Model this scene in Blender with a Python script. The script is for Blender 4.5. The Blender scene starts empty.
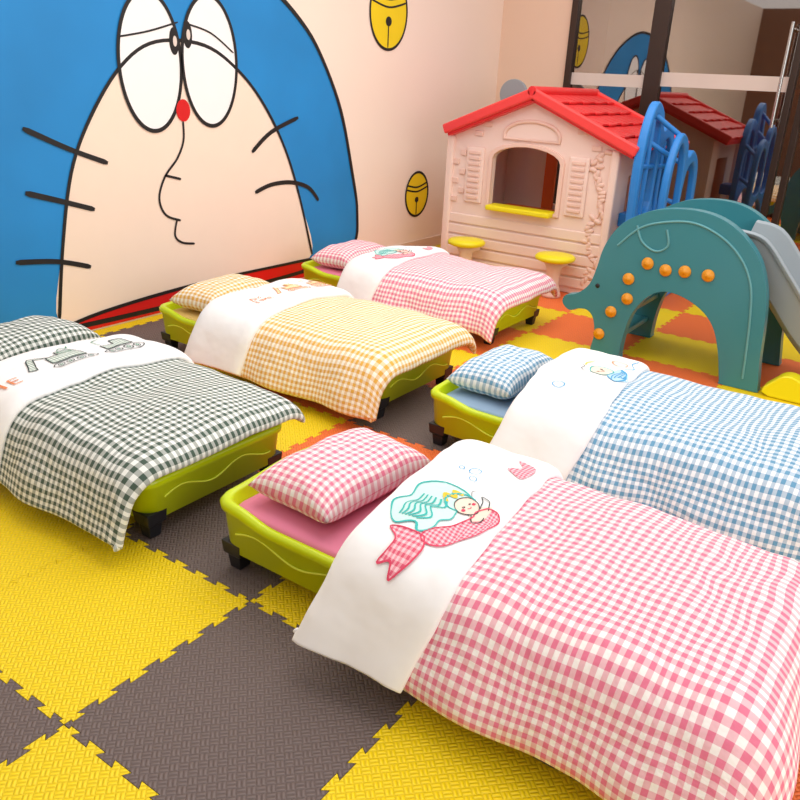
import bpy, bmesh, math, random
from mathutils import Vector, Matrix, noise
random.seed(3)
D=bpy.data; SC=bpy.context.scene
COL=SC.collection
def lin(c):
    o=[]
    for v in c[:3]:
        v=v/255.; o.append(v/12.92 if v<=.04045 else ((v+.055)/1.055)**2.4)
    return (o[0],o[1],o[2],1.)
# ---------------------------------------------------------------- materials
def base_mat(name):
    m=D.materials.new(name); m.use_nodes=True
    nt=m.node_tree; return m,nt,nt.nodes['Principled BSDF']
def N(nt,t,**k):
    n=nt.nodes.new(t)
    for a,b in k.items(): setattr(n,a,b)
    return n
def mth(nt,op,a,b=None,c=None):
    n=N(nt,'ShaderNodeMath',operation=op)
    for i,v in enumerate((a,b,c)):
        if v is None: continue
        if isinstance(v,(int,float)): n.inputs[i].default_value=v
        else: nt.links.new(v,n.inputs[i])
    return n.outputs[0]
def mixc(nt,f,a,b):
    n=N(nt,'ShaderNodeMix',data_type='RGBA')
    if isinstance(f,(int,float)): n.inputs[0].default_value=f
    else: nt.links.new(f,n.inputs[0])
    for i,v in ((6,a),(7,b)):
        if isinstance(v,tuple): n.inputs[i].default_value=v
        else: nt.links.new(v,n.inputs[i])
    return n.outputs[2]
def bump(nt,b,h,st,dist):
    n=N(nt,'ShaderNodeBump'); n.inputs['Strength'].default_value=st; n.inputs['Distance'].default_value=dist
    nt.links.new(h,n.inputs['Height']); nt.links.new(n.outputs[0],b.inputs['Normal'])
def plain(name,c,rough=.5,metal=0.,noise_amt=.04,nscale=6.,bumpd=0.,bscale=80.,sss=0.):
    m,nt,b=base_mat(name); b.inputs['Roughness'].default_value=rough; b.inputs['Metallic'].default_value=metal
    tc=N(nt,'ShaderNodeTexCoord'); nz=N(nt,'ShaderNodeTexNoise'); nz.inputs['Scale'].default_value=nscale
    nt.links.new(tc.outputs['Object'],nz.inputs['Vector'])
    l=lin(c); a=tuple(min(1,x*(1+noise_amt)) for x in l[:3])+(1,); d=tuple(x*(1-noise_amt) for x in l[:3])+(1,)
    nt.links.new(mixc(nt,nz.outputs['Fac'],d,a),b.inputs['Base Color'])
    if bumpd>0:
        n2=N(nt,'ShaderNodeTexNoise'); n2.inputs['Scale'].default_value=bscale
        nt.links.new(tc.outputs['Object'],n2.inputs['Vector']); bump(nt,b,n2.outputs['Fac'],.5,bumpd)
    return m
def gingham(name,c,w=(250,246,242),period=.0245):
    m,nt,b=base_mat(name); b.inputs['Roughness'].default_value=.9
    uv=N(nt,'ShaderNodeUVMap'); uv.uv_map='UVMap'; sp=N(nt,'ShaderNodeSeparateXYZ'); nt.links.new(uv.outputs[0],sp.inputs[0])
    def st(o): return mth(nt,'GREATER_THAN',mth(nt,'FRACT',mth(nt,'MULTIPLY',o,1/period)),.5)
    s=mth(nt,'MULTIPLY',mth(nt,'ADD',st(sp.outputs[0]),st(sp.outputs[1])),.5)
    s=mth(nt,'POWER',s,.85)
    nt.links.new(mixc(nt,s,lin(w),lin(c)),b.inputs['Base Color'])
    nz=N(nt,'ShaderNodeTexNoise'); nz.inputs['Scale'].default_value=11; nz.inputs['Detail'].default_value=4
    nt.links.new(uv.outputs[0],nz.inputs['Vector']); bump(nt,b,nz.outputs['Fac'],.8,.022)
    b.inputs['Sheen Weight'].default_value=.1
    return m
def matfoam(name,c):
    m,nt,b=base_mat(name); b.inputs['Roughness'].default_value=.5; b.inputs['Specular IOR Level'].default_value=.45
    tc=N(nt,'ShaderNodeTexCoord'); mp=N(nt,'ShaderNodeMapping'); mp.inputs['Rotation'].default_value=(0,0,math.radians(45)); mp.inputs['Scale'].default_value=(1/.021,)*3
    nt.links.new(tc.outputs['Object'],mp.inputs[0]); sp=N(nt,'ShaderNodeSeparateXYZ'); nt.links.new(mp.outputs[0],sp.inputs[0])
    x,y=sp.outputs[0],sp.outputs[1]
    par=mth(nt,'FRACT',mth(nt,'MULTIPLY',mth(nt,'ADD',mth(nt,'FLOOR',x),mth(nt,'FLOOR',y)),.5))
    par=mth(nt,'GREATER_THAN',par,.25)
    def rid(a,bb):
        s=mth(nt,'ABSOLUTE',mth(nt,'SINE',mth(nt,'MULTIPLY',a,math.pi*2)))
        e=mth(nt,'SINE',mth(nt,'MULTIPLY',mth(nt,'FRACT',bb),math.pi))
        return mth(nt,'MULTIPLY',s,mth(nt,'POWER',mth(nt,'ABSOLUTE',e),.4))
    n=N(nt,'ShaderNodeMix'); nt.links.new(par,n.inputs[0]); nt.links.new(rid(x,y),n.inputs[2]); nt.links.new(rid(y,x),n.inputs[3])
    h=n.outputs[0]
    l=lin(c); dk=tuple(v*.84 for v in l[:3])+(1,)
    nt.links.new(mixc(nt,h,dk,l),b.inputs['Base Color'])
    bump(nt,b,h,.9,.003)
    return m
M={}
M['yellow']=matfoam('foam_yellow',(252,218,4)); M['brown']=matfoam('foam_brown',(112,97,93)); M['orange']=matfoam('foam_orange',(250,120,54))
M['wall']=plain('wall_paint',(248,230,216),.8,noise_amt=.02,nscale=1.5,bumpd=.001,bscale=120)
M['wallb']=plain('wall_paint_back',(236,208,186),.8,noise_amt=.02)
M['wallr']=plain('rear_reflection_brown',(120,88,70),.8,noise_amt=.15,nscale=1.)  # brown chosen so the door glass has something dark to reflect
M['blue']=plain('paint_blue',(24,134,206),.6,noise_amt=.18,nscale=2.)
M['face']=plain('paint_peach',(250,228,210),.7,noise_amt=.02)
M['white']=plain('paint_white',(248,249,251),.6,noise_amt=.01)
M['black']=plain('paint_black',(22,20,22),.5)
M['red']=plain('paint_red',(215,16,20),.45)
M['bell']=plain('paint_yellow',(242,214,20),.5)
M['bed']=plain('plastic_lime',(200,220,6),.28,noise_amt=.03,bumpd=.0004,bscale=200)
M['bedl']=plain('plastic_lime_light',(220,232,70),.35)
M['leg']=plain('plastic_black',(24,26,34),.4)
M['cotton']=plain('cotton_white',(247,247,247),.95,noise_amt=.01,bumpd=.012,bscale=9)
M['gp']=gingham('gingham_pink',(230,122,150)); M['gg']=gingham('gingham_green',(68,88,76),(238,241,236))
M['gy']=gingham('gingham_yellow',(226,172,70),(252,247,232)); M['gb']=gingham('gingham_blue',(100,154,188),(243,247,250))
M['gpm']=gingham('gingham_pink_print',(222,90,118),(255,205,212),.012)
M['ggm']=gingham('gingham_green_print',(150,172,158),(232,238,232),.012); M['gym']=gingham('gingham_yellow_print',(238,196,110),(252,240,214),.012)
M['shp']=plain('sheet_pink',(224,130,158),.9); M['shb']=plain('sheet_blue',(140,168,196),.9); M['shg']=plain('sheet_grey',(120,135,125),.9); M['shy']=plain('sheet_yellow',(225,190,110),.9)
M['teal']=plain('plastic_teal',(56,130,142),.35,bumpd=.0003,bscale=150); M['teald']=plain('plastic_teal_relief',(96,160,168),.35)
M['knob']=plain('plastic_orange',(226,150,24),.4); M['grey']=plain('plastic_grey',(150,162,170),.4); M['pyel']=plain('plastic_yellow',(240,226,20),.4)
M['beige']=plain('plastic_beige',(243,217,205),.5,noise_amt=.02); M['beiged']=plain('plastic_beige_relief',(236,201,186),.5,noise_amt=.02)
M['roof']=plain('plastic_red',(228,44,46),.4); M['roofd']=plain('plastic_red_side',(238,66,64),.4)
M['pblue']=plain('plastic_blue',(36,130,212),.4); M['porange']=plain('plastic_orange_bright',(236,110,40),.45)
M['frame']=plain('frame_dark_metal',(66,52,46),.35,metal=.5); M['steel']=plain('steel',(190,188,185),.25,metal=1.)
M['frost']=plain('frosted_band',(225,212,204),.6); M['trim']=plain('trim_paint',(225,200,180),.5)
M['hallw']=plain('hall_wall',(130,88,66),.8,noise_amt=.3,nscale=1.2); M['hallf']=plain('hall_floor',(110,66,46),.4); M['wood']=plain('cabinet_wood',(170,90,50),.5,noise_amt=.25,nscale=5)
M['tealink']=plain('print_teal',(60,185,180),.9); M['pinkink']=plain('print_pink',(222,70,102),.9); M['darkink']=plain('print_dark',(60,70,70),.9); M['greenink']=plain('print_green',(70,140,110),.9)
M['skinink']=plain('print_skin',(255,222,205),.9); M['yelink']=plain('print_yellow',(240,200,60),.9); M['orink']=plain('print_orange',(228,140,90),.9); M['blueink']=plain('print_blue',(80,165,212),.9)
M['mint']=plain('print_mint',(206,238,232),.9); M['aqua']=plain('print_aqua',(180,216,238),.9)
def glassmat():
    m=D.materials.new('door_glass'); m.use_nodes=True; nt=m.node_tree; nt.nodes.clear()
    o=N(nt,'ShaderNodeOutputMaterial'); mx=N(nt,'ShaderNodeMixShader'); t=N(nt,'ShaderNodeBsdfTransparent'); g=N(nt,'ShaderNodeBsdfGlossy')
    t.inputs[0].default_value=(.7,.62,.56,1); g.inputs[0].default_value=(.95,.9,.86,1); g.inputs['Roughness'].default_value=.02
    fr=N(nt,'ShaderNodeFresnel'); fr.inputs[0].default_value=1.5
    f=mth(nt,'ADD',mth(nt,'MULTIPLY',fr.outputs[0],1.0),.26)
    nt.links.new(f,mx.inputs[0]); nt.links.new(t.outputs[0],mx.inputs[1]); nt.links.new(g.outputs[0],mx.inputs[2]); nt.links.new(mx.outputs[0],o.inputs[0])
    return m
M['glass']=glassmat()
# ---------------------------------------------------------------- helpers
def empty(name,loc=(0,0,0)):
    e=D.objects.new(name,None); e.location=loc; COL.objects.link(e); e.empty_display_size=.1; return e
def finish(name,bm,mat,parent=None,smooth=False,mods=()):
    me=D.meshes.new(name); bm.to_mesh(me); bm.free()
    if mat is not None:
        for mm in (mat if isinstance(mat,list) else [mat]): me.materials.append(mm)
    if smooth:
        for p in me.polygons: p.use_smooth=True
    ob=D.objects.new(name,me); COL.objects.link(ob)
    if parent: ob.parent=parent
    for t,kw in mods:
        md=ob.modifiers.new(t,t)
        for a,b in kw.items(): setattr(md,a,b)
    return ob
def addbox(bm,x0,x1,y0,y1,z0,z1,mtx=None):
    vs=[bm.verts.new(Vector((x,y,z)) if mtx is None else mtx@Vector((x,y,z))) for x in(x0,x1) for y in(y0,y1) for z in(z0,z1)]
    for f in((0,1,3,2),(4,6,7,5),(0,4,5,1),(2,3,7,6),(0,2,6,4),(1,5,7,3)): bm.faces.new([vs[i] for i in f])
BEV=lambda w,s=2:('BEVEL',dict(width=w,segments=s,limit_method='ANGLE'))
def box(name,x0,x1,y0,y1,z0,z1,mat,parent=None,bev=.004):
    bm=bmesh.new(); addbox(bm,x0,x1,y0,y1,z0,z1); bmesh.ops.recalc_face_normals(bm,faces=bm.faces)
    return finish(name,bm,mat,parent,mods=[BEV(bev)] if bev else [])
def boxes(name,lst,mat,parent=None,bev=.003):
    bm=bmesh.new()
    for l in lst: addbox(bm,*l)
    bmesh.ops.recalc_face_normals(bm,faces=bm.faces)
    return finish(name,bm,mat,parent,mods=[BEV(bev)] if bev else [])
def crom(pts,n=6,closed=True):
    out=[];L=len(pts); rng=range(L) if closed else range(L-1)
    for i in rng:
        if closed: p=[pts[(i+k-1)%L] for k in range(4)]
        else: p=[pts[max(0,min(L-1,i+k-1))] for k in range(4)]
        for j in range(n):
            t=j/n
            out.append(tuple(.5*((2*p[1][k])+(-p[0][k]+p[2][k])*t+(2*p[0][k]-5*p[1][k]+4*p[2][k]-p[3][k])*t*t+(-p[0][k]+3*p[1][k]-3*p[2][k]+p[3][k])*t**3) for k in range(len(p[0]))))
    if not closed: out.append(tuple(pts[-1]))
    return out
def cfl(pts,n=5,lo=.002): return [(a,max(b,lo)) for a,b in crom(pts,n)]
def dedupe(lp):
    o=[]
    for q in lp:
        if not o or math.dist(q,o[-1])>1e-4: o.append(q)
    if math.dist(o[0],o[-1])<1e-4: o.pop()
    return o
def plate(name,outer,holes,th,mat,parent,to3,bev=.006,smooth=False):
    """flat shaped plate in a plane; thickness along to3(.,.,t)"""
    bm=bmesh.new(); es=[]
    outer=dedupe(outer); holes=[dedupe(h) for h in holes]
    if not holes:
        bm.faces.new([bm.verts.new(to3(a,b,0)) for a,b in outer]); bm.normal_update()
    else:
        for lp in [outer]+holes:
            vs=[bm.verts.new(to3(a,b,0)) for a,b in lp]
            es+=[bm.edges.new((vs[i],vs[(i+1)%len(vs)])) for i in range(len(vs))]
        bmesh.ops.triangle_fill(bm,edges=es,use_beauty=True,use_dissolve=False)
    r=bmesh.ops.extrude_face_region(bm,geom=list(bm.faces)); dv=Vector(to3(0,0,th))-Vector(to3(0,0,0))
    bmesh.ops.translate(bm,verts=[g for g in r['geom'] if isinstance(g,bmesh.types.BMVert)],vec=dv)
    bmesh.ops.recalc_face_normals(bm,faces=bm.faces)
    ob=finish(name,bm,mat,parent,mods=[BEV(bev,3)] if bev else [])
    return ob
def tube(name,pts,r,mat,parent=None,closed=False,res=3,flat=None):
    cu=D.curves.new(name,'CURVE'); cu.dimensions='3D'; cu.bevel_depth=r; cu.bevel_resolution=res
    lst=pts if isinstance(pts[0][0],(tuple,list,Vector)) else [pts]
    for pp in lst:
        sp=cu.splines.new('POLY'); sp.points.add(len(pp)-1)
        for i,p in enumerate(pp): sp.points[i].co=(p[0],p[1],p[2],1)
        sp.use_cyclic_u=closed
    cu.use_fill_caps=True; cu.materials.append(mat)
    ob=D.objects.new(name,cu); COL.objects.link(ob)
    if parent: ob.parent=parent
    return ob
def lathe(name,prof,mat,parent,loc=(0,0,0),n=32,rot=None):
    bm=bmesh.new(); rings=[]
    for r,z in prof: rings.append([bm.verts.new((r*math.cos(2*math.pi*i/n),r*math.sin(2*math.pi*i/n),z)) for i in range(n)])
    for a,b in zip(rings,rings[1:]):
        for i in range(n): bm.faces.new((a[i],a[(i+1)%n],b[(i+1)%n],b[i]))
    bm.faces.new(rings[-1]); bm.faces.new(rings[0][::-1])
    ob=finish(name,bm,mat,parent,True); ob.location=loc
    if rot: ob.rotation_euler=rot
    return ob
# ---------------------------------------------------------------- room
XW=-2.49; YB=6.37
box('floor',-2.6,6,-3.5,YB+.1,-.06,-.02,plain('floor_base',(60,50,44),.8),None,0)
box('wall_left',XW-.12,XW,-3.5,YB+.12,-.02,2.9,M['wall'],None,0)
boxes('wall_back',[(XW,-1.80,YB,YB+.12,-.02,2.9),(-1.80,3.2,YB,YB+.12,2.5,2.9)],M['wallb'],None,0)
box('unseen_rear_wall',XW-.12,6,-3.62,-3.5,-.02,2.9,M['wallr'],None,0)  # unseen wall behind the camera, added to darken reflections in the door glass
boxes('baseboard_back',[(XW+.013,-1.81,YB-.012,YB,.001,.09)],M['trim'],None,.002)
box('baseboard_left',XW,XW+.012,3.95,YB-.013,.001,.09,M['trim'],None,.002)
# foam mats
T=.6
def tilecol(i,j):
    if (i,j) in((-1,3),(-4,3),(-4,4)): return 'brown'
    if (i,j)==(-2,0): return 'yellow'
    if j<2 and i<2: return 'yellow' if (i+j)%2 else 'brown'
    return 'yellow' if (i+j)%2==0 else 'orange'
NT=13
def border():
    p=T/NT; a=.0085; w=p*.13
    out=[(0,0),(p*.45,0)]
    lev=lambda k: a if k%2==0 else -a
    out.append((p*.45-w*.6,lev(0)))
    for k in range(1,NT):
        out+=[(k*p+w,lev(k-1)),(k*p-w,lev(k))]
    out+=[(T-p*.45+w*.6,lev(NT-1)),(T-p*.45,0),(T,0)]
    return out
BR=border()
bms={k:bmesh.new() for k in('yellow','brown','orange')}
def pth(ax,i,j):
    if ax==0: return [(i*T+t,j*T+o) for t,o in BR]
    return [(i*T+o,j*T+t) for t,o in BR]
for i in range(-5,9):
    for j in range(-5,11):
        pts=pth(0,i,j)[:-1]+pth(1,i+1,j)[:-1]+pth(0,i,j+1)[::-1][:-1]+pth(1,i,j)[::-1][:-1]
        if i==-5: pts=[(max(x,XW+.002),y) for x,y in pts]
        if j==10: pts=[(x,min(y,YB-.003)) for x,y in pts]
        cl=dedupe(pts)
        n=len(cl); ins=[]; g=.0011
        for k in range(n):
            a,b,c=Vector(cl[k-1]),Vector(cl[k]),Vector(cl[(k+1)%n])
            e1=(b-a).normalized(); e2=(c-b).normalized()
            n1=Vector((-e1.y,e1.x)); n2=Vector((-e2.y,e2.x)); nn=(n1+n2)
            if nn.length<.3: nn=n1
            else: nn=nn.normalized()*min(1.6,1/max(.4,nn.length/2))
            ins.append(b+nn*g)
        bm=bms[tilecol(i,j)]
        top=[bm.verts.new((v.x,v.y,0)) for v in ins]; bot=[bm.verts.new((v.x,v.y,-.018)) for v in ins]
        f=bm.faces.new(top)
        for k in range(n): bm.faces.new((top[k],bot[k],bot[(k+1)%n],top[(k+1)%n]))
mats=empty('foam_puzzle_mat')
for k,bm in bms.items():
    bm.normal_update()
    bmesh.ops.triangulate(bm,faces=[f for f in bm.faces if len(f.verts)>4],ngon_method='EAR_CLIP')
    finish('tiles_'+k,bm,M[k],mats)
# ---------------------------------------------------------------- mural
mur=empty('cartoon_wall_mural')
W3=lambda off:(lambda a,b,t:(XW+off+t,a,b))
def mp(name,pts,mat,off,smooth=5):
    q=crom(pts,smooth) if smooth else pts
    return plate(name,q,[],.0012,M[mat],mur,W3(off),bev=0)
def stroke(name,lines,w,off=.008,closed=False,mat='black'):
    bm=bmesh.new()
    for ln in lines:
        q=crom(ln,6,closed); n=len(q); L=[];R=[]
        for k in range(n):
            a=Vector(q[(k-1)%n] if closed else q[max(0,k-1)]); b=Vector(q[(k+1)%n] if closed else q[min(n-1,k+1)])
            e=(b-a).normalized(); nn=Vector((-e.y,e.x)); c=Vector(q[k])
            ww=w*(1+.12*noise.noise(Vector((c.x*3,c.y*3,0))))
            if not closed and (k==0 or k==n-1): ww*=.6
            L.append(bm.verts.new((XW+off,*(c+nn*ww/2)))); R.append(bm.verts.new((XW+off,*(c-nn*ww/2))))
        for k in range(n if closed else n-1):
            bm.faces.new((L[k],L[(k+1)%n],R[(k+1)%n],R[k]))
    return finish(name,bm,M[mat],mur)
head=[(4.20,.16),(4.26,.42),(4.18,.75),(4.03,1.19),(3.80,1.55),(3.59,1.75),(3.30,1.92),(2.9,2.06),(2.5,2.1),(2.0,2.03),(1.5,1.8),(1.1,1.4),(.9,.95),(.85,.5),(.95,.15),(1.4,.06),(2.6,.04),(3.7,.06)]
mp('head_blue',head,'blue',.001); stroke('head_outline',[head],.028,.0075,True)
facep=[(1.62,.10),(1.69,.49),(1.79,.88),(1.94,1.16),(2.16,1.42),(2.4,1.55),(2.75,1.55),(3.02,1.42),(3.24,1.22),(3.44,.93),(3.59,.58),(3.72,.17),(3.3,.1),(2.6,.06),(1.9,.06)]
mp('face_peach',facep,'face',.0028); stroke('face_outline',[facep[:12]],.02,.0078)
mp('collar_red',[(1.5,.03),(1.9,.10),(2.6,.14),(3.3,.14),(3.8,.12),(3.95,.07),(3.9,.015),(2.6,.012),(1.6,.012)],'red',.0046,4)
stroke('collar_line',[[(1.5,.03),(1.9,.10),(2.6,.14),(3.3,.14),(3.8,.13),(4.0,.08)]],.02,.009)
def ell(cy,cz,ry,rz,n=28,rot=0):
    return [(cy+ry*math.cos(a)*math.cos(rot)-rz*math.sin(a)*math.sin(rot),cz+ry*math.cos(a)*math.sin(rot)+rz*math.sin(a)*math.cos(rot)) for a in [2*math.pi*k/n for k in range(n)]]
for nm,cy_,cz_ in(('left',2.355,1.44),('right',2.79,1.46)):
    e=ell(cy_,cz_,.212,.36); mp('eye_'+nm,e,'white',.0062,2); stroke('eye_line_'+nm,[e],.022,.0095,True)
stroke('eyelids',[[(2.15,1.56),(2.35,1.60),(2.56,1.66)],[(2.6,1.66),(2.8,1.62),(2.98,1.52)]],.010,.01)
for nm,c in(('l',(2.525,1.56)),('r',(2.625,1.60))):
    mp('pupil_'+nm,ell(c[0],c[1],.034,.072),'black',.0085,1); mp('glint_'+nm,ell(c[0]+.005,c[1],.014,.028),'frost',.0105,1)
mp('nose',ell(2.565,1.19,.052,.062),'red',.0085,1)
stroke('mouth',[[(2.56,1.13),(2.555,1.02),(2.50,.92),(2.40,.82),(2.35,.70),(2.39,.60),(2.50,.555)],[(2.40,.83),(2.46,.815),(2.52,.80)],[(2.47,.56),(2.45,.47),(2.5,.42),(2.6,.40)]],.014)
stroke('whiskers',[[(1.55,1.11),(1.8,1.0),(2.02,.92)],[(1.52,.80),(1.72,.74),(1.91,.68)],[(1.42,.46),(1.65,.43),(1.85,.37)],[(3.12,.93),(3.3,1.05),(3.57,1.14)],[(3.14,.67),(3.3,.71),(3.5,.71),(3.68,.66),(3.79,.56)]],.028)
def bell(tag,cy_,cz_,ry,rz):
    mp('bell_'+tag,ell(cy_,cz_,ry,rz),'bell',.002,1)
    e=ell(cy_,cz_,ry,rz); stroke('bell_outline_'+tag,[e],.02,.005,True)
    stroke('bell_band_'+tag,[[(cy_-ry*.95,cz_+rz*.25),(cy_,cz_+rz*.12),(cy_+ry*.95,cz_+rz*.3)],[(cy_-ry*.92,cz_+rz*.45),(cy_,cz_+rz*.32),(cy_+ry*.9,cz_+rz*.5)]],.014,.0045)
    mp('bell_hole_'+tag,ell(cy_,cz_-rz*.25,ry*.16,rz*.13),'black',.004,1)
    stroke('bell_slot_'+tag,[[(cy_,cz_-rz*.3),(cy_,cz_-rz*.95)]],.014,.0046)
bell('a',4.59,1.88,.235,.26); bell('b',5.1,.495,.17,.185)
# ---------------------------------------------------------------- glass door
dz=2.5
door=empty('door_1')
boxes('frame',[(-1.80,-1.74,YB-.03,YB+.06,0.001,dz),(-1.07,-.93,YB-.03,YB+.06,0.001,dz),(.07,.12,YB-.03,YB+.06,0.001,dz),(.17,.22,YB-.03,YB+.06,0.001,dz),(1.4,1.5,YB-.03,YB+.06,0.001,dz),(-1.7,1.4,YB-.03,YB+.06,0.001,.1),(-1.7,1.4,YB-.03,YB+.06,dz-.1,dz)],M['frame'],door,.004)
box('glass_pane',-1.74,1.4,YB+.01,YB+.014,.1,dz-.1,M['glass'],door,0)
boxes('frosted_band',[(-1.74,-1.07,YB+.002,YB+.006,1.44,1.54),(-.93,.07,YB+.002,YB+.006,1.46,1.57),(.22,1.4,YB+.002,YB+.006,1.46,1.57)],M['frost'],door,0)
tube('handle',[[(.03,YB-.1,1.2),(.03,YB-.1,1.95)],[(.03,YB-.1,1.25),(.03,YB,1.25)],[(.03,YB-.1,1.9),(.03,YB,1.9)],[(.27,YB-.1,1.2),(.27,YB-.1,1.95)],[(.27,YB-.1,1.25),(.27,YB,1.25)],[(.27,YB-.1,1.9),(.27,YB,1.9)]],.014,M['steel'],door)
boxes('wall_hall',[(-2.6,3.2,9.2,9.3,-.02,2.9),(-2.7,-2.6,YB+.12,9.3,-.02,2.9),(3.1,3.2,YB+.12,9.2,-.02,2.9)],M['hallw'],None,0)
box('floor_hall',-2.6,3.1,YB+.1,9.2,-.05,-.01,M['hallf'],None,0)
box('ceiling_hall',-2.6,3.2,YB+.12,9.3,2.9,2.95,M['hallw'],None,0)
box('wall_right_pier',1.5,3.2,YB,YB+.12,-.02,2.5,M['wallb'],None,0)
cab=empty('hall_cabinet')
box('body',-.9,.9,8.5,8.9,-.009,1.5,M['wood'],cab); boxes('doors',[(-.88,-.32,8.48,8.5,.05,1.45),(-.28,.28,8.48,8.5,.05,1.45),(.32,.88,8.48,8.5,.05,1.45)],plain('cabinet_door',(140,70,40),.4),cab)
# ---------------------------------------------------------------- beds
BW=.645; BL=1.5
def rrect(x0,x1,y0,y1,r,n=6):
    out=[]
    for cx_,cy_,a0 in((x1-r,y1-r,0),(x0+r,y1-r,90),(x0+r,y0+r,180),(x1-r,y0+r,270)):
        for k in range(n+1):
            a=math.radians(a0+90*k/n); out.append((cx_+r*math.cos(a),cy_+r*math.sin(a)))
    res=[]
    for k in range(len(out)):
        a=out[k];b=out[(k+1)%len(out)];d=math.dist(a,b);m=max(1,int(d/.04))
        for q in range(m): res.append((a[0]+(b[0]-a[0])*q/m,a[1]+(b[1]-a[1])*q/m))
    return res
def sstep(a,b,x):
    t=max(0,min(1,(x-a)/(b-a))); return t*t*(3-2*t)
def ztop(x,y):
    e=max(1-sstep(.05,.22,x),.3*sstep(BL-.22,BL-.05,x))
    mid=math.exp(-((y-BW/2)/.16)**2)
    return .216+.03*e+(.018*mid if x<.1 else 0)
def bedframe(par):
    base=rrect(0,BL,0,BW,.06); bm=bmesh.new()
    cx_,cy_=BL/2,BW/2
    def off(p,d): return (cx_+(p[0]-cx_)*(1-d/(BL/2)),cy_+(p[1]-cy_)*(1-d/(BW/2)))
    prof=[(.035,lambda p:.075),(.022,lambda p:.068),(.014,lambda p:.072),(.004,lambda p:ztop(*p)-.035),(-.004,lambda p:ztop(*p)-.03),(-.006,lambda p:ztop(*p)-.012),(.002,lambda p:ztop(*p)),(.016,lambda p:ztop(*p)),(.024,lambda p:ztop(*p)-.008),(.028,lambda p:.165)]
    rings=[]
    for d,zf in prof: rings.append([bm.verts.new((*off(p,d),zf(p))) for p in base])
    n=len(base)
    for a,b in zip(rings,rings[1:]):
        for i in range(n): bm.faces.new((a[i],a[(i+1)%n],b[(i+1)%n],b[i]))
    bm.faces.new(rings[-1]); bm.faces.new(rings[0][::-1])
    finish('frame',bm,M['bed'],par,True)
    ws=[]
    def wave(fn,L):
        return [fn(.08+k/60*(L-.16),.145+.018*math.sin(k/60*L*2*math.pi/.36)) for k in range(61)]
    ws.append(wave(lambda t,z:(t,.008,z),BL)); ws.append(wave(lambda t,z:(t,BW-.008,z),BL)); ws.append(wave(lambda t,z:(.008,t,z),BW)); ws.append(wave(lambda t,z:(BL-.008,t,z),BW))
    tube('wave_relief',ws,.0035,M['bedl'],par)
    bm=bmesh.new()
    for x in(.05,BL-.05):
        for y in(.05,BW-.05):
            vs=[]
            for z,s in((0.001,.022),(.05,.027),(.055,.036),(.1,.04)):
                vs.append([bm.verts.new((x+a*s,y+b*s,z)) for a,b in((-1,-1),(1,-1),(1,1),(-1,1))])
            for a,b in zip(vs,vs[1:]):
                for i in range(4): bm.faces.new((a[i],a[(i+1)%4],b[(i+1)%4],b[i]))
            bm.faces.new(vs[0][::-1]); bm.faces.new(vs[-1])
    finish('legs',bm,M['leg'],par,mods=[BEV(.004)])
def mattress(par,mat):
    bm=bmesh.new(); base=rrect(.03,BL-.03,.03,BW-.03,.05)
    rings=[[bm.verts.new((BL/2+(p[0]-BL/2)*s,BW/2+(p[1]-BW/2)*s,z)) for p in base] for s,z in((.98,.17),(1,.19),(1,.200),(.985,.212),(.95,.216))]
    n=len(base)
    for a,b in zip(rings,rings[1:]):
        for i in range(n): bm.faces.new((a[i],a[(i+1)%n],b[(i+1)%n],b[i]))
    bm.faces.new(rings[-1]); bm.faces.new(rings[0][::-1])
    finish('mattress',bm,mat,par,True)
def edge(s,lo,hi,r,am):
    def half(d):
        a=min(d/r,am); rest=max(0,d-r*am)
        return r*math.sin(a)+rest*math.cos(am), r*(1-math.cos(a))+rest*math.sin(am)
    if s>hi: o,dr=half(s-hi); return hi+o,dr
    if s<lo: o,dr=half(lo-s); return lo-o,dr
    return s,0.
class Quilt:
    def __init__(q,x0,near,far,foot,zt=.285,seed=0,am=1.25,fam=1.3):
        q.x0=x0;q.near=near;q.far=far;q.foot=foot;q.zt=zt;q.seed=seed;q.am=am;q.fam=fam
    def P(q,x,s):
        X,dx=edge(x,-9,BL-.03,.075,q.fam); Y,dy=edge(s,.03,BW-.03,.08,q.am)
        z=q.zt-dx-dy
        c=max(0,1-((s-BW/2)/(BW/2+.05))**2) if -.05<s<BW+.05 else 0
        z+=.040*c**.7*min(1,max(0,(BL+.03-x)/.22))**.6 if x<BL+.03 else 0
        z+=.018*noise.noise(Vector((X*3.2,Y*3.2,q.seed)))
        z+=.009*noise.noise(Vector((X*7,Y*5,q.seed+5)))+.004*noise.noise(Vector((X*16,Y*12,q.seed+9)))
        fd=min(1,dy/.12); sg=-1 if s<BW/2 else 1
        Y+=sg*fd*(.012*math.sin(X*13+q.seed*2+2*noise.noise(Vector((X*3,0,q.seed))))+.014)
        fx=min(1,dx/.12)
        X+=fx*(.010*math.sin(Y*15+q.seed)+.008)
        if z<.045:
            ex=.045-z
            if dy>=dx: Y+=sg*ex*.6
            if dx>=dy: X+=ex*.5
            z=.037+.008*math.exp(-ex*10)
        return Vector((X,Y,z))
    def Nn(q,x,s):
        e=.015; return (q.P(x+e,s)-q.P(x-e,s)).cross(q.P(x,s+e)-q.P(x,s-e)).normalized()
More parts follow.
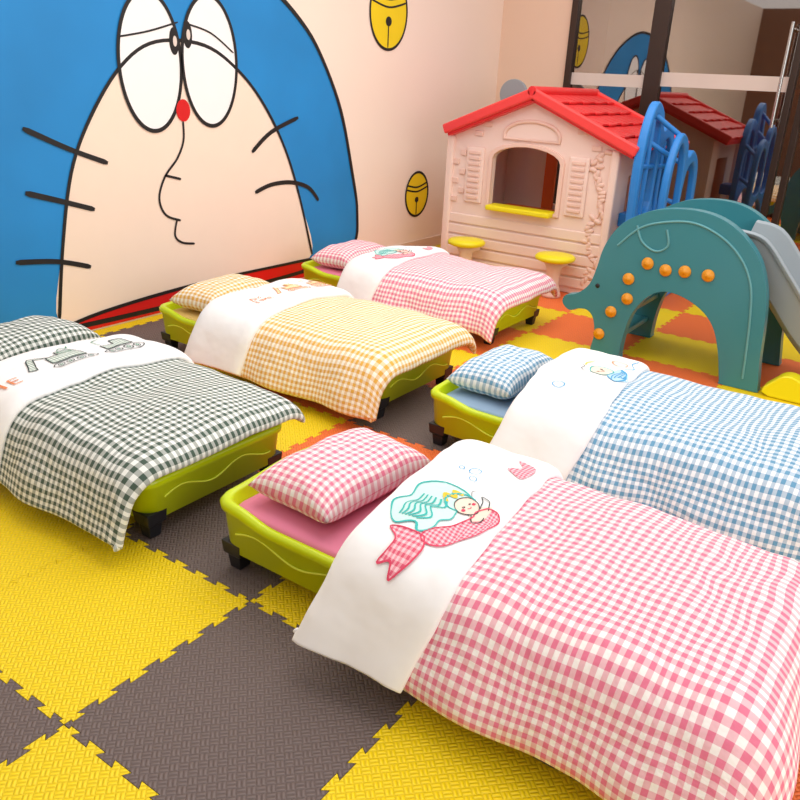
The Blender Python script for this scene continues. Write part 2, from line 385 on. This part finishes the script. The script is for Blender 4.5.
def shell(name,S,xs,ss,mat,par,th,roll=.03,uvscale=1.):
    """puffy padded sheet: top and bottom surface meeting in a rounded rim"""
    bm=bmesh.new(); uvl=bm.loops.layers.uv.new('UVMap')
    nx,ns=len(xs),len(ss); x0,x1=xs[0],xs[-1]; s0,s1=ss[0],ss[-1]
    def k_(x,s):
        d=min(x-x0,x1-x,s-s0,s1-s)
        t=max(0,min(1,d/roll)); return math.sqrt(max(0,1-(1-t)**2))
    def lay(sg):
        V=[]
        for x in xs:
            row=[]
            for s in ss:
                P,nm=S(x,s); k=k_(x,s); row.append(bm.verts.new(P+nm*(th/2+sg*th/2*k)))
            V.append(row)
        return V
    A=lay(1); B=lay(-1)
    for V,fl in((A,0),(B,1)):
        for i in range(nx-1):
            for j in range(ns-1):
                q=[(i,j),(i+1,j),(i+1,j+1),(i,j+1)]
                if fl: q=q[::-1]
                fc=bm.faces.new([V[a][b] for a,b in q])
                for lp,(a,b) in zip(fc.loops,q): lp[uvl].uv=(xs[a],ss[b])
    bmesh.ops.remove_doubles(bm,verts=bm.verts,dist=.0002)
    return finish(name,bm,mat,par,True,mods=[('SUBSURF',dict(levels=1,render_levels=1))])
def lsp(a,b,n,e=.05):
    L=b-a; h=.046
    mid=[a+h+(L-2*h)*k/(n-1) for k in range(n)]
    en=[a,a+.002,a+.007,a+.015,a+.029]
    return en+mid+[(a+b)-v for v in en[::-1]]
def pillow(par,cx_,cy_,lx,ly,h,mat,z=.22,rz=0,seed=0):
    bm=bmesh.new(); uvl=bm.loops.layers.uv.new('UVMap'); n=26
    R=Matrix.Rotation(rz,3,'Z')
    for sg in(1,-1):
        V=[]
        for i in range(n+1):
            row=[]
            for j in range(n+1):
                u=-1+2*i/n; v=-1+2*j/n
                u=math.sin(u*math.pi/2)*.35+u*.65; v=math.sin(v*math.pi/2)*.35+v*.65
                k=(max(0,1-u**4)*max(0,1-v**4))**.55
                px=u*lx/2*(1-.06*(1-v*v)*abs(u)); py=v*ly/2*(1-.05*(1-u*u)*abs(v))
                zz=sg*h/2*k*(1 if sg>0 else .75)
                zz+=.010*noise.noise(Vector((u*3,v*3,seed)))*k
                p=R@Vector((px,py,0)); row.append(bm.verts.new((cx_+p.x,cy_+p.y,z+h*.38+zz)))
            V.append(row)
        for i in range(n):
            for j in range(n):
                q=[(i,j),(i+1,j),(i+1,j+1),(i,j+1)]
                if sg<0: q=q[::-1]
                fc=bm.faces.new([V[a][b] for a,b in q])
                for lp,(a,b) in zip(fc.loops,q): lp[uvl].uv=((-1+2*a/n)*lx/2,(-1+2*b/n)*ly/2)
    bmesh.ops.remove_doubles(bm,verts=bm.verts,dist=.0004)
    finish('pillow',bm,mat,par,True)
def prints(par,S,lines,fills):
    byink={}
    for ink,w,pts in lines: byink.setdefault(ink,[]).append((w*1.2,pts))
    for ink,ls in byink.items():
        bm=bmesh.new()
        for w,pts in ls:
            q=crom(pts,5,False); L=[];R=[]; n=len(q)
            for k in range(n):
                a=Vector(q[max(0,k-1)]); b=Vector(q[min(n-1,k+1)]); e=b-a
                if e.length<1e-6: e=Vector((1,0))
                e.normalize(); nn=Vector((-e.y,e.x)); c=Vector(q[k])
                for lst,sg in((L,1),(R,-1)):
                    cc=c+nn*w/2*sg; P,nm=S(cc.y,cc.x); lst.append(bm.verts.new(P+nm*.0038))
            for k in range(n-1): bm.faces.new((L[k],L[k+1],R[k+1],R[k]))
        bmesh.ops.recalc_face_normals(bm,faces=bm.faces)
        finish('print_'+ink,bm,M[ink],par)
    for idx,(ink,pts,sm) in enumerate(fills):
        q=crom(pts,5) if sm else pts
        bm=bmesh.new(); uvl=bm.loops.layers.uv.new('UVMap'); f=bm.faces.new([bm.verts.new((a,b,0)) for a,b in q]); bm.normal_update()
        bmesh.ops.triangulate(bm,faces=[f],ngon_method='EAR_CLIP'); bmesh.ops.subdivide_edges(bm,edges=bm.edges,cuts=3,use_grid_fill=True)
        for fc in bm.faces:
            for lp in fc.loops: lp[uvl].uv=(lp.vert.co.x,lp.vert.co.y)
        for v in bm.verts:
            P,nm=S(v.co.y,v.co.x); v.co=P+nm*(.0020+.0002*idx)
        finish('print_fill_%s_%d'%(ink,idx),bm,M[ink],par)
def bed(x,y,gm,sheet,a0,a1,near,far,foot,seed,pil,snear=None,sfar=None,art=None,zt=.285,fam=1.3,sskew=0,am=1.25,flare=0):
    par=empty('toddler_bed',(x,y,0)); bedframe(par); mattress(par,sheet)
    Q=Quilt(a0,near,far,foot,zt-.025,seed,am=am,fam=fam)
    shell('quilt',lambda a,b:(Q.P(a,b),Q.Nn(a,b)),lsp(a0+.06,BL-.03+foot,54),lsp(-near,BW+far,58),gm,par,.054,.055)
    sn=near+.015 if snear is None else snear; sf=far+.02 if sfar is None else sfar
    def S(xx,s):
        xq=xx+sskew*(BW/2-s)-flare*max(0,-s)
        nm=Q.Nn(xq,s); return Q.P(xq,s)+nm*.040, nm
    TH=.046
    shell('folded_cover',S,lsp(a0,a1,26),lsp(-sn,BW+sf,60),M['cotton'],par,TH,.055)
    def Stop(xx,s):
        d=min(xx-a0,a1-xx,s+sn,BW+sf-s); t=max(0,min(1,d/.055)); k=math.sqrt(max(0,1-(1-t)**2))
        P,nm=S(xx,s); return P+nm*(TH/2+TH/2*k),nm
    pillow(par,*pil[:5],gm,z=.215,rz=pil[5],seed=seed)
    if art: prints(par,Stop,*art(a0,a1))
    return par
def circ(c,r,n=10,rx=None): 
    rx=rx or r
    return [(c[0]+rx*math.cos(2*math.pi*k/n),c[1]+r*math.sin(2*math.pi*k/n)) for k in range(n+1)]
def mermaid(sc=1.,cs=.22,dx=.10,rot=-.28):
    def f(a0,a1):
        X0=a1-dx; cr,sr=math.cos(rot),math.sin(rot)
        def T_(p): return (cs+(p[0]*cr-p[1]*sr)*sc, X0-(p[0]*sr+p[1]*cr)*sc)
        L=[];F=[]
        def l(ink,w,pts): L.append((ink,w,[T_(p) for p in pts]))
        def fl(ink,pts,sm=True): F.append((ink,[T_(p) for p in pts],sm))
        tail=[(.035,-.045),(.045,-.075),(.02,-.098),(-.05,-.098),(-.12,-.075),(-.175,-.03),(-.155,.0),(-.09,-.03),(-.03,-.04),(0,-.035)]
        fin=[(-.165,-.015),(-.175,.03),(-.195,.05),(-.205,.02),(-.24,.02),(-.225,-.005),(-.235,-.03),(-.19,-.035)]
        hair=[(.035,.02),(.03,.10),(-.02,.135),(-.07,.12),(-.12,.13),(-.16,.09),(-.175,.05),(-.15,.03),(-.165,.01),(-.13,-.005),(-.1,.005),(-.07,-.012),(-.04,.0)]
        fl('mint',hair); fl('gpm',tail); fl('gpm',fin); fl('skinink',circ((0,0),.038,12)[:-1],False)
        fl('skinink',[(-.02,-.03),(.02,-.03),(.045,-.05),(.0,-.058),(-.035,-.05)])
        l('pinkink',.003,tail+tail[:1]); l('pinkink',.003,fin+fin[:1])
        l('darkink',.0022,circ((0,0),.038,12))
        for k in range(6):
            o=.013*k
            l('tealink',.0034,[(-.03-.2*o,.045+o*.8),(-.055-.3*o,.03+o*.9),(-.08-.4*o,.045+o*.8),(-.11-.3*o,.025+o*.8),(-.14-.1*o,.035+o*.5)])
        l('tealink',.0038,[(-.036,.0),(-.045,.03),(-.02,.055),(.015,.05),(.035,.025),(.04,0)])
        l('tealink',.0038,hair)
        l('yelink',.007,[(-.03,.045),(-.01,.065),(.0,.045),(.015,.06),(.02,.04)])
        l('darkink',.003,circ((-.012,.002),.004,6)); l('darkink',.003,circ((.014,.002),.004,6)); l('pinkink',.0022,[(-.008,-.014),(0,-.018),(.008,-.014)])
        l('pinkink',.006,circ((-.022,-.01),.003,6)); l('pinkink',.006,circ((.024,-.01),.003,6))
        l('darkink',.0022,[(.02,-.035),(.045,-.02),(.06,.0),(.055,-.03),(.03,-.05)]); l('darkink',.0022,[(-.02,-.033),(-.04,-.05),(-.03,-.06),(0,-.055)])
        l('darkink',.0022,[(.036,.02),(.05,.035),(.065,.03)])
        for c,r in(((.10,.07),.010),((.13,.09),.013),((.12,.12),.007)): l('blueink',.002,circ(c,r,10))
        fl('gpm',[(.2,.0),(.22,.05),(.25,.03),(.28,.06),(.28,.01),(.24,-.01)])
        return L,F
    return f
def digger(ink,ink2,cs,dx=.10,sc=1.,text=True,to=-.33,fill='ggm'):
    def f(a0,a1):
        X0=a1-dx; L=[];F=[]
        def T_(p): return (cs+p[0]*sc, X0-p[1]*sc)
        def l(i,w,pts): L.append((i,w,[T_(p) for p in pts]))
        def fl(i,pts,sm=False): F.append((i,[T_(p) for p in pts],sm))
        def poly(i,w,pts):
            for a,b in zip(pts,pts[1:]): l(i,w,[a,((a[0]+b[0])/2,(a[1]+b[1])/2),b])
        fl(fill,[(-.07,.05),(-.07,.09),(-.02,.09),(-.02,.13),(.04,.13),(.05,.05)]); fl(fill,[(.14,.05),(.14,.09),(.2,.09),(.2,.12),(.25,.12),(.26,.05)])
        fl(fill,[(-.06,.09),(-.11,.14),(-.15,.07),(-.16,.05),(-.13,.04),(-.125,.065),(-.1,.115)])
        for ox in(0,.2):
            l(ink,.0035,[(ox-.07,0),(ox-.085,.02),(ox-.06,.04),(ox,.042),(ox+.06,.04),(ox+.085,.02),(ox+.07,0),(ox,-.004),(ox-.07,0)])
            for k in range(4):
                l(ink,.003,circ((ox-.054+.036*k,.019),.013,8)); l(ink2,.003,circ((ox-.054+.036*k,.019),.005,6))
        poly(ink,.0035,[(-.07,.05),(-.07,.09),(-.02,.09),(-.02,.13),(.04,.13),(.05,.05),(-.07,.05)])
        poly(ink2,.003,[(-.01,.095),(-.01,.12),(.03,.12),(.03,.095),(-.01,.095)])
        poly(ink,.0035,[(-.06,.09),(-.11,.14),(-.15,.07),(-.16,.05),(-.13,.04),(-.125,.065),(-.1,.115)])
        poly(ink,.0035,[(.14,.05),(.14,.09),(.2,.09),(.2,.12),(.25,.12),(.26,.05),(.14,.05)])
        poly(ink2,.003,[(.15,.1),(.14,.14),(.19,.16),(.24,.14)])
        l(ink2,.004,[(.0,.14),(.02,.155),(.04,.145),(.05,.16)])
        if text:
            o=to
            for st in ([(0,.06),(.03,.06)],[(.015,.06),(.015,.02)],[(.042,.06),(.042,.02)],[(.055,.02),(.055,.06),(.068,.035),(.08,.06),(.08,.02)],[(.12,.06),(.095,.06),(.095,.04),(.115,.04),(.095,.04),(.095,.02),(.12,.02)]):
                poly('orink',.004,[(a+o,b-.02) for a,b in st])
            for st in ([(0,.02),(.0,.06),(.025,.05),(.025,.03),(0,.02)],[(.04,.06),(.04,.02)],[(.08,.055),(.06,.05),(.06,.03),(.08,.022),(.08,.04)],):
                poly('orink',.004,[(a+o,b+.05) for a,b in st])
        return L,F
    return f
def bluesea(a0,a1):
    L=[];F=[];X0=a1-.12
    T_=lambda p:(.34+p[0]*1.4,X0-p[1]*1.4)
    def l(i,w,pts): L.append((i,w,[T_(p) for p in pts]))
    F.append(('skinink',[T_(p) for p in circ((0,0),.035,12)[:-1]],False))
    F.append(('aqua',[T_(p) for p in [(-.03,-.03),(-.06,-.06),(-.02,-.085),(.03,-.075),(.05,-.04),(.02,-.03)]],True))
    l('tealink',.004,circ((0,0),.035,12)); l('blueink',.004,[(-.03,-.03),(-.06,-.06),(-.02,-.08),(.03,-.07),(.05,-.04)])
    for k in range(4): l('blueink',.0035,[(-.05+.01*k,-.05-.006*k),(-.02,-.045-.01*k),(.02,-.05-.008*k),(.05,-.045)])
    l('orink',.004,circ((.1,-.02),.02,8)); l('blueink',.004,[(.06,-.05),(.1,-.07),(.14,-.05),(.18,-.06)])
    l('blueink',.003,circ((-.17,.06),.016,6)); l('darkink',.003,[(-.01,.005),(0,-.01),(.012,.005)])
    l('darkink',.003,circ((-.012,.006),.003,6)); l('darkink',.003,circ((.014,.006),.003,6))
    l('yelink',.005,[(.02,.05),(.05,.06),(.08,.04)]); l('darkink',.002,[(-.04,.04),(-.02,.055),(0,.05),(.02,.06)])
    return L,F
bed(-.20,.66,M['gp'],M['shp'],.50,.835,.22,.14,.20,1,(.24,.32,.32,.51,.17,-.05),snear=.27,art=mermaid(1.12,.24,.12),am=1.12,sskew=.10,flare=.30)
bed(-.20,1.82,M['gb'],M['shb'],.38,.72,.22,.16,.18,2,(.18,.34,.30,.49,.16,.0),snear=.25,art=bluesea,am=1.15,sskew=.08,flare=.3)
bed(-1.95,.60,M['gg'],M['shg'],.53,.90,.26,.05,.06,3,(.22,.38,.36,.56,.19,.1),art=digger('darkink','greenink',.28,.11,1.05),fam=.9)
bed(-1.97,1.87,M['gy'],M['shy'],.43,.80,.24,.08,.09,4,(.20,.32,.32,.54,.17,.08),snear=.26,art=digger('orink','yelink',.40,.12,.85,to=-.36,fill='gym'),fam=.8,sskew=.05,flare=.2)
bed(-2.12,3.17,M['gp'],M['shp'],.45,.75,.20,.08,.09,5,(.20,.33,.32,.54,.17,.05),snear=.22,art=mermaid(.95,.27),fam=.8,flare=.2)
# ---------------------------------------------------------------- playhouse
H=empty('playhouse',(0,0,0))
FY=4.7; BY=5.6; XL=-1.92; XR=-.60; XC=-1.235; ZE=1.06; ZA=1.33
XZ=lambda y0:(lambda a,b,t:(a,y0+t,b))
Z0=.002
arch=[(-1.55,.56),(-1.0,.56),(-1.0,.90)]+[(-1.275+.275*math.cos(a),.90+.10*math.sin(a)) for a in [math.pi*k/10 for k in range(1,10)]]+[(-1.55,.90)]
plate('front_panel',[(XL,Z0),(XR,Z0),(XR,ZE),(XC,ZA),(XL,ZE)],[arch],.05,M['beige'],H,XZ(FY),.006)
arch2=[(-1.5,.5),(-1.0,.5),(-1.0,.95),(-1.5,.95)]
plate('back_panel',[(XL,Z0),(XR,Z0),(XR,ZE),(XC,ZA),(XL,ZE)],[arch2],.05,M['beige'],H,XZ(BY-.05),.006)
YZ=lambda x0:(lambda a,b,t:(x0+t,a,b))
plate('side_panel_a',[(FY+.05,Z0),(BY-.05,Z0),(BY-.05,ZE),(FY+.05,ZE)],[[(FY+.3,.55),(BY-.3,.55),(BY-.3,.95),(FY+.3,.95)]],.05,M['beige'],H,YZ(XL),.004)
plate('side_panel_b',[(FY+.05,Z0),(BY-.05,Z0),(BY-.05,ZE),(FY+.05,ZE)],[[(FY+.3,.05),(BY-.22,.05),(BY-.22,.85),(FY+.3,.85)]],.05,M['beige'],H,YZ(XR-.05),.004)
def off(pts,d,c): return [(c[0]+(p[0]-c[0])*(1+d),c[1]+(p[1]-c[1])*(1+d)) for p in pts]
plate('opening_trim',off(arch,.12,(-1.275,.77)),[off(arch,.0,(-1.275,.77))],.03,M['beiged'],H,XZ(FY-.02),.006)
box('opening_sill',-1.54,-1.01,FY-.09,FY+.06,.53,.57,M['pyel'],H,.012)
box('interior_counter',-1.7,-.85,FY+.3,FY+.6,Z0,.5,M['porange'],H,.02)
box('interior_post',-1.5,-1.40,BY-.09,BY-.055,.3,1.0,M['porange'],H,.01)
box('interior_post_b',-1.12,-1.04,BY-.09,BY-.055,.3,1.0,M['bed'],H,.01)
tube('gable_arch',[(-1.25+.22*math.cos(a),FY-.005,1.08+.10*math.sin(a)) for a in [math.pi*k/16 for k in range(17)]]+[(-1.47,FY-.005,1.05),(-1.03,FY-.005,1.05),(-1.03,FY-.005,1.08)],.014,M['beiged'],H)
sl=[(x0,x0+.15,FY-.022,FY,.56,.97) for x0 in(-1.77,-.93)]
boxes('shutters',sl,M['beige'],H,.008)
sl=[]
for x0 in(-1.77,-.93):
    for k in range(9): sl.append((x0+.025,x0+.125,FY-.034,FY-.02,.59+.041*k,.613+.041*k))
boxes('shutter_slats',sl,M['beiged'],H,.004)
boxes('siding',[(XL+.01,XR-.01,FY-.014,FY,.05+.085*k,.05+.085*k+.072) for k in range(5)],M['beige'],H,.008)
br=[]
for r in range(6):
    for cxx in(XL+.03,XL+.09): 
        if (r+int(cxx*100))%2: br.append((cxx,cxx+.05,FY-.014,FY,.55+.07*r,.59+.07*r))
for (a,b) in((-1.72,1.05),(-1.65,1.12),(-.78,1.02),(-.9,1.12)): br.append((a,a+.07,FY-.014,FY,b,b+.035))
boxes('brick_relief',br,M['beiged'],H,.004)
bm=bmesh.new()
for k in range(38):
    t=k/37; vx=-.70+.04*math.sin(t*13); vz=.10+t*.92
    m=Matrix.Translation((vx+random.uniform(-.035,.035),FY-.006,vz))@Matrix.Rotation(random.uniform(0,3.1),4,'Y')@Matrix.Diagonal((.034,.014,.018,1))
    bmesh.ops.create_uvsphere(bm,u_segments=10,v_segments=6,radius=1,matrix=m)
finish('vine_relief',bm,M['beiged'],H,True)
tube('vine_stem',[(-.70+.04*math.sin(t/20*13),FY-.003,.08+t/20*.94) for t in range(21)],.008,M['beiged'],H)
boxes('corner_posts',[(XL-.03,XL+.03,FY-.03,FY+.05,Z0,ZE-.02),(XR-.03,XR+.03,FY-.03,FY+.05,Z0,ZE-.02)],M['beige'],H,.015)
ov=.035; RY0=FY-.08; RY1=BY+.12
for nm,sx in(('left',-1),('right',1)):
    half=(XR-XL)/2+(ov if sx<0 else .13); ex=XC+sx*half; slope=(ZA-ZE)/((XR-XL)/2); ze=ZA-slope*half+.03; zr=ZA+.03
    ln=math.hypot(half,zr-ze); ang=math.atan2(zr-ze,half)
    bm=bmesh.new(); rows=5
    def pt(d,y,h): return Vector((XC+sx*(d*math.cos(ang)+h*math.sin(ang)),y,zr-d*math.sin(ang)+h*math.cos(ang)))
    def slab(d0,d1,y0,y1,h0,h1,b=.0,th=.03):
        vs=[bm.verts.new(pt(d,y,h)) for d,h in((d0,h0),(d1,h1)) for y in(y0,y1)]+[bm.verts.new(pt(d,y,h-th)) for d,h in((d0,h0),(d1,h1)) for y in(y0,y1)]
        for f in((0,1,3,2),(4,6,7,5),(0,4,5,1),(2,3,7,6),(0,2,6,4),(1,5,7,3)): bm.faces.new([vs[i] for i in f])
    slab(0,ln,RY0,RY1,0,0,th=.045)
    for r in range(rows):
        d0=ln*r/rows; d1=ln*(r+1)/rows+.012; nt_=9
        for k in range(nt_):
            w=(RY1-RY0)/nt_
            y0=RY0+k*w+.004; slab(d0,d1-(.012 if (k+r)%2 else 0),y0,y0+w-.008,.012,.034,th=.02)
    bmesh.ops.recalc_face_normals(bm,faces=bm.faces)
    finish('roof_'+nm,bm,M['roof'],H,mods=[BEV(.006)])
    bm=bmesh.new(); slab(-.0,ln+.01,RY0-.03,RY0+.01,.045,.045,th=.07); slab(0,ln+.01,RY1-.01,RY1+.03,.045,.045,th=.07)
    bmesh.ops.recalc_face_normals(bm,faces=bm.faces); finish('roof_fascia_'+nm,bm,M['roofd'],H,mods=[BEV(.012)])
tube('roof_ridge',[(XC,RY0-.03,ZA+.055),(XC,RY1+.03,ZA+.055)],.032,M['roof'],H)
for nm,x in(('a',-1.62),('b',-.88)):
    lathe('stool_seat_'+nm,[(.0,.0),(.11,.0),(.14,.012),(.145,.03),(.13,.045),(.06,.05),(.0,.05)],M['pyel'],H,(x,FY-.18,.26))
    lathe('stool_leg_'+nm,[(.07,Z0),(.07,.02),(.045,.1),(.05,.2),(.08,.26)],M['beige'],H,(x,FY-.18,0))
    box('stool_bracket_'+nm,x-.03,x+.03,FY-.16,FY,.2,.25,M['beige'],H,.008)
outer=cfl([(4.62,0),(4.62,.5),(4.60,.95),(4.66,1.22),(4.78,1.36),(4.92,1.3),(4.98,1.18),(5.1,1.22),(5.24,1.12),(5.3,.9),(5.3,.45),(5.3,0)],5)
holes=[cfl([(4.69,.66),(4.90,.66),(4.92,.95),(4.88,1.2),(4.78,1.28),(4.70,1.16),(4.67,.95)],5),cfl([(4.98,.66),(5.22,.66),(5.23,.9),(5.19,1.06),(5.10,1.12),(4.99,1.02)],5),cfl([(4.71,.06),(5.21,.06),(5.22,.38),(4.96,.57),(4.71,.40)],5)]
plate('climbing_arch',outer,holes,.06,M['pblue'],H,YZ(-.45),.015)
plate('climbing_arch_far',[(a+.12,b*.86) for a,b in outer],[[(a+.12,b*.86) for a,b in h] for h in holes],.05,M['pblue'],H,YZ(-.28),.015)
tube('climbing_rungs',[[(-.42,4.8,z),(-.26,4.92,z*.9)] for z in(1.1,1.28)]+[[(-.42,5.24,z),(-.26,5.36,z*.9)] for z in(.4,.7,1.0)]+[[(-.42,4.68,z),(-.42,5.24,z)] for z in(.15,.3)]+[[(-.42,4.8,.62),(-.42,4.8,1.25)],[(-.42,5.1,.62),(-.42,5.1,1.1)],[(-.42,4.68,.95),(-.42,5.26,.92)]],.018,M['pblue'],H)
box('climbing_link',XR,-.43,4.9,5.1,.5,.6,M['pblue'],H,.01)
plate('backboard',ell(-1.98,1.34,.13,.12),[],.03,M['grey'],H,XZ(5.74),.006)
box('backboard_post',-2.01,-1.95,5.74,5.76,Z0,1.3,M['grey'],H,.005)
# ---------------------------------------------------------------- elephant slide
E=empty('elephant_slide',(0,0,0))
EP=[(-.30,.23),(-.345,.265),(-.335,.31),(-.265,.335),(-.20,.40),(-.17,.50),(-.145,.62),(-.08,.74),(.02,.815),(.14,.86),(.30,.875),(.44,.85),(.56,.78),(.66,.67),(.72,.52),(.745,.36),(.76,.18),(.78,.03),(.77,0),(.60,0),(.585,.03),(.55,.18),(.50,.30),(.42,.38),(.30,.43),(.20,.43),(.12,.37),(.06,.26),(.035,.12),(.03,.03),(.02,0),(-.12,0),(-.14,.03),(-.13,.12),(-.15,.21),(-.19,.25),(-.24,.25)]
for nm,y in(('near',3.47),('far',4.02)):
    plate('side_'+nm,cfl(EP,4),[],.07,M['teal'],E,XZ(y),.018)
inner=[(-.07,.64),(.04,.75),(.18,.80),(.32,.81),(.46,.76),(.57,.67),(.64,.55),(.67,.40),(.69,.2),(.70,.06)]
tube('relief_line',[(a,3.468,b) for a,b in crom(inner,6,False)],.006,M['teald'],E)
tube('ear_line',[(a,3.468,b) for a,b in crom([(.02,.76),(.06,.68),(.14,.64),(.2,.68),(.18,.76)],6,False)],.006,M['teald'],E)
for k,(a,b) in enumerate([(.11,.57),(.21,.55),(.31,.56),(.43,.56),(.02,.47),(.03,.36),(-.05,.27),(-.10,.13)]):
    lathe('knob_%d'%k,[(0,0),(.030,0),(.033,.008),(.026,.016),(.012,.017),(.010,.024),(.0,.024)],M['knob'],E,(a,3.472,b),24,(math.pi/2,0,0))
lathe('eye',[(0,0),(.014,0),(.011,.006),(0,.008)],M['black'],E,(-.15,3.472,.40),16,(math.pi/2,0,0))
box('platform',.10,.52,3.54,4.02,.56,.61,M['teal'],E,.012)
boxes('steps',[(-.13,-.0,3.54,4.02,.10,.135),(-.09,.04,3.54,4.02,.26,.295),(-.02,.12,3.54,4.02,.42,.455)],M['teal'],E,.01)
bm=bmesh.new(); prof=crom([(.46,.60),(.60,.57),(.74,.42),(.88,.26),(1.04,.13),(1.25,.07),(1.42,.06)],5,False)
cs=[(3.56,.19),(3.575,.20),(3.60,.19),(3.62,.03),(3.66,0),(3.78,0),(3.90,0),(3.94,.03),(3.96,.19),(3.985,.20),(4.0,.19)]
V=[[bm.verts.new((a+h*.25,y,b+h*(1-.4*(a>1.2)))) for y,h in cs] for a,b in prof]
for i in range(len(V)-1):
    for j in range(len(cs)-1): bm.faces.new((V[i][j],V[i+1][j],V[i+1][j+1],V[i][j+1]))
finish('chute',bm,M['grey'],E,True,mods=[('SOLIDIFY',dict(thickness=.022,offset=-1)),BEV(.005)])
plate('slide_foot',cfl([(.84,0),(.86,.10),(.93,.13),(1.05,.08),(1.3,.05),(1.42,.0)],4),[],.10,M['pyel'],E,XZ(3.45),.015)
# ---------------------------------------------------------------- light
w=D.worlds.new('room_world'); SC.world=w; w.use_nodes=True
bg=w.node_tree.nodes['Background']; bg.inputs[0].default_value=lin((252,247,244)); bg.inputs[1].default_value=.97
def area(name,loc,rot,sx,sy,e,c):
    l=D.lights.new(name,'AREA'); l.shape='RECTANGLE'; l.size=sx; l.size_y=sy; l.energy=e; l.color=lin(c)[:3]
    o=D.objects.new(name,l); o.location=loc; o.rotation_euler=rot; COL.objects.link(o)
area('ceiling_light',(-.3,2.6,2.85),(0,0,0),2.6,4.2,72,(255,247,240))
area('side_fill_light',(4.6,.5,1.9),(math.radians(72),0,math.radians(80)),3.,2.,60,(250,252,255))  # area fill lamp from the open right side; no window is modelled
area('hall_light',(.5,8,2.8),(0,0,0),1.5,1.,14,(255,210,170))
# ---------------------------------------------------------------- camera
f,pitch,roll,yaw,CH,cx,cy=786.8132,0.3898,-0.0504,-0.5955,1.4349,1.401,-0.738
fw=Vector((math.sin(yaw)*math.cos(pitch),math.cos(yaw)*math.cos(pitch),-math.sin(pitch)))
r0=Vector((math.cos(yaw),-math.sin(yaw),0)); d0=fw.cross(r0)
r=math.cos(roll)*r0+math.sin(roll)*d0; d=-math.sin(roll)*r0+math.cos(roll)*d0
cd=D.cameras.new('camera'); co=D.objects.new('camera',cd); COL.objects.link(co)
m=Matrix((( r.x,-d.x,-fw.x,cx),(r.y,-d.y,-fw.y,cy),(r.z,-d.z,-fw.z,CH),(0,0,0,1)))
co.matrix_world=m; cd.sensor_width=36; cd.lens=f/800*36; cd.clip_start=.05
SC.camera=co
SC.view_settings.view_transform='Standard'; SC.view_settings.look='None'; SC.view_settings.exposure=0
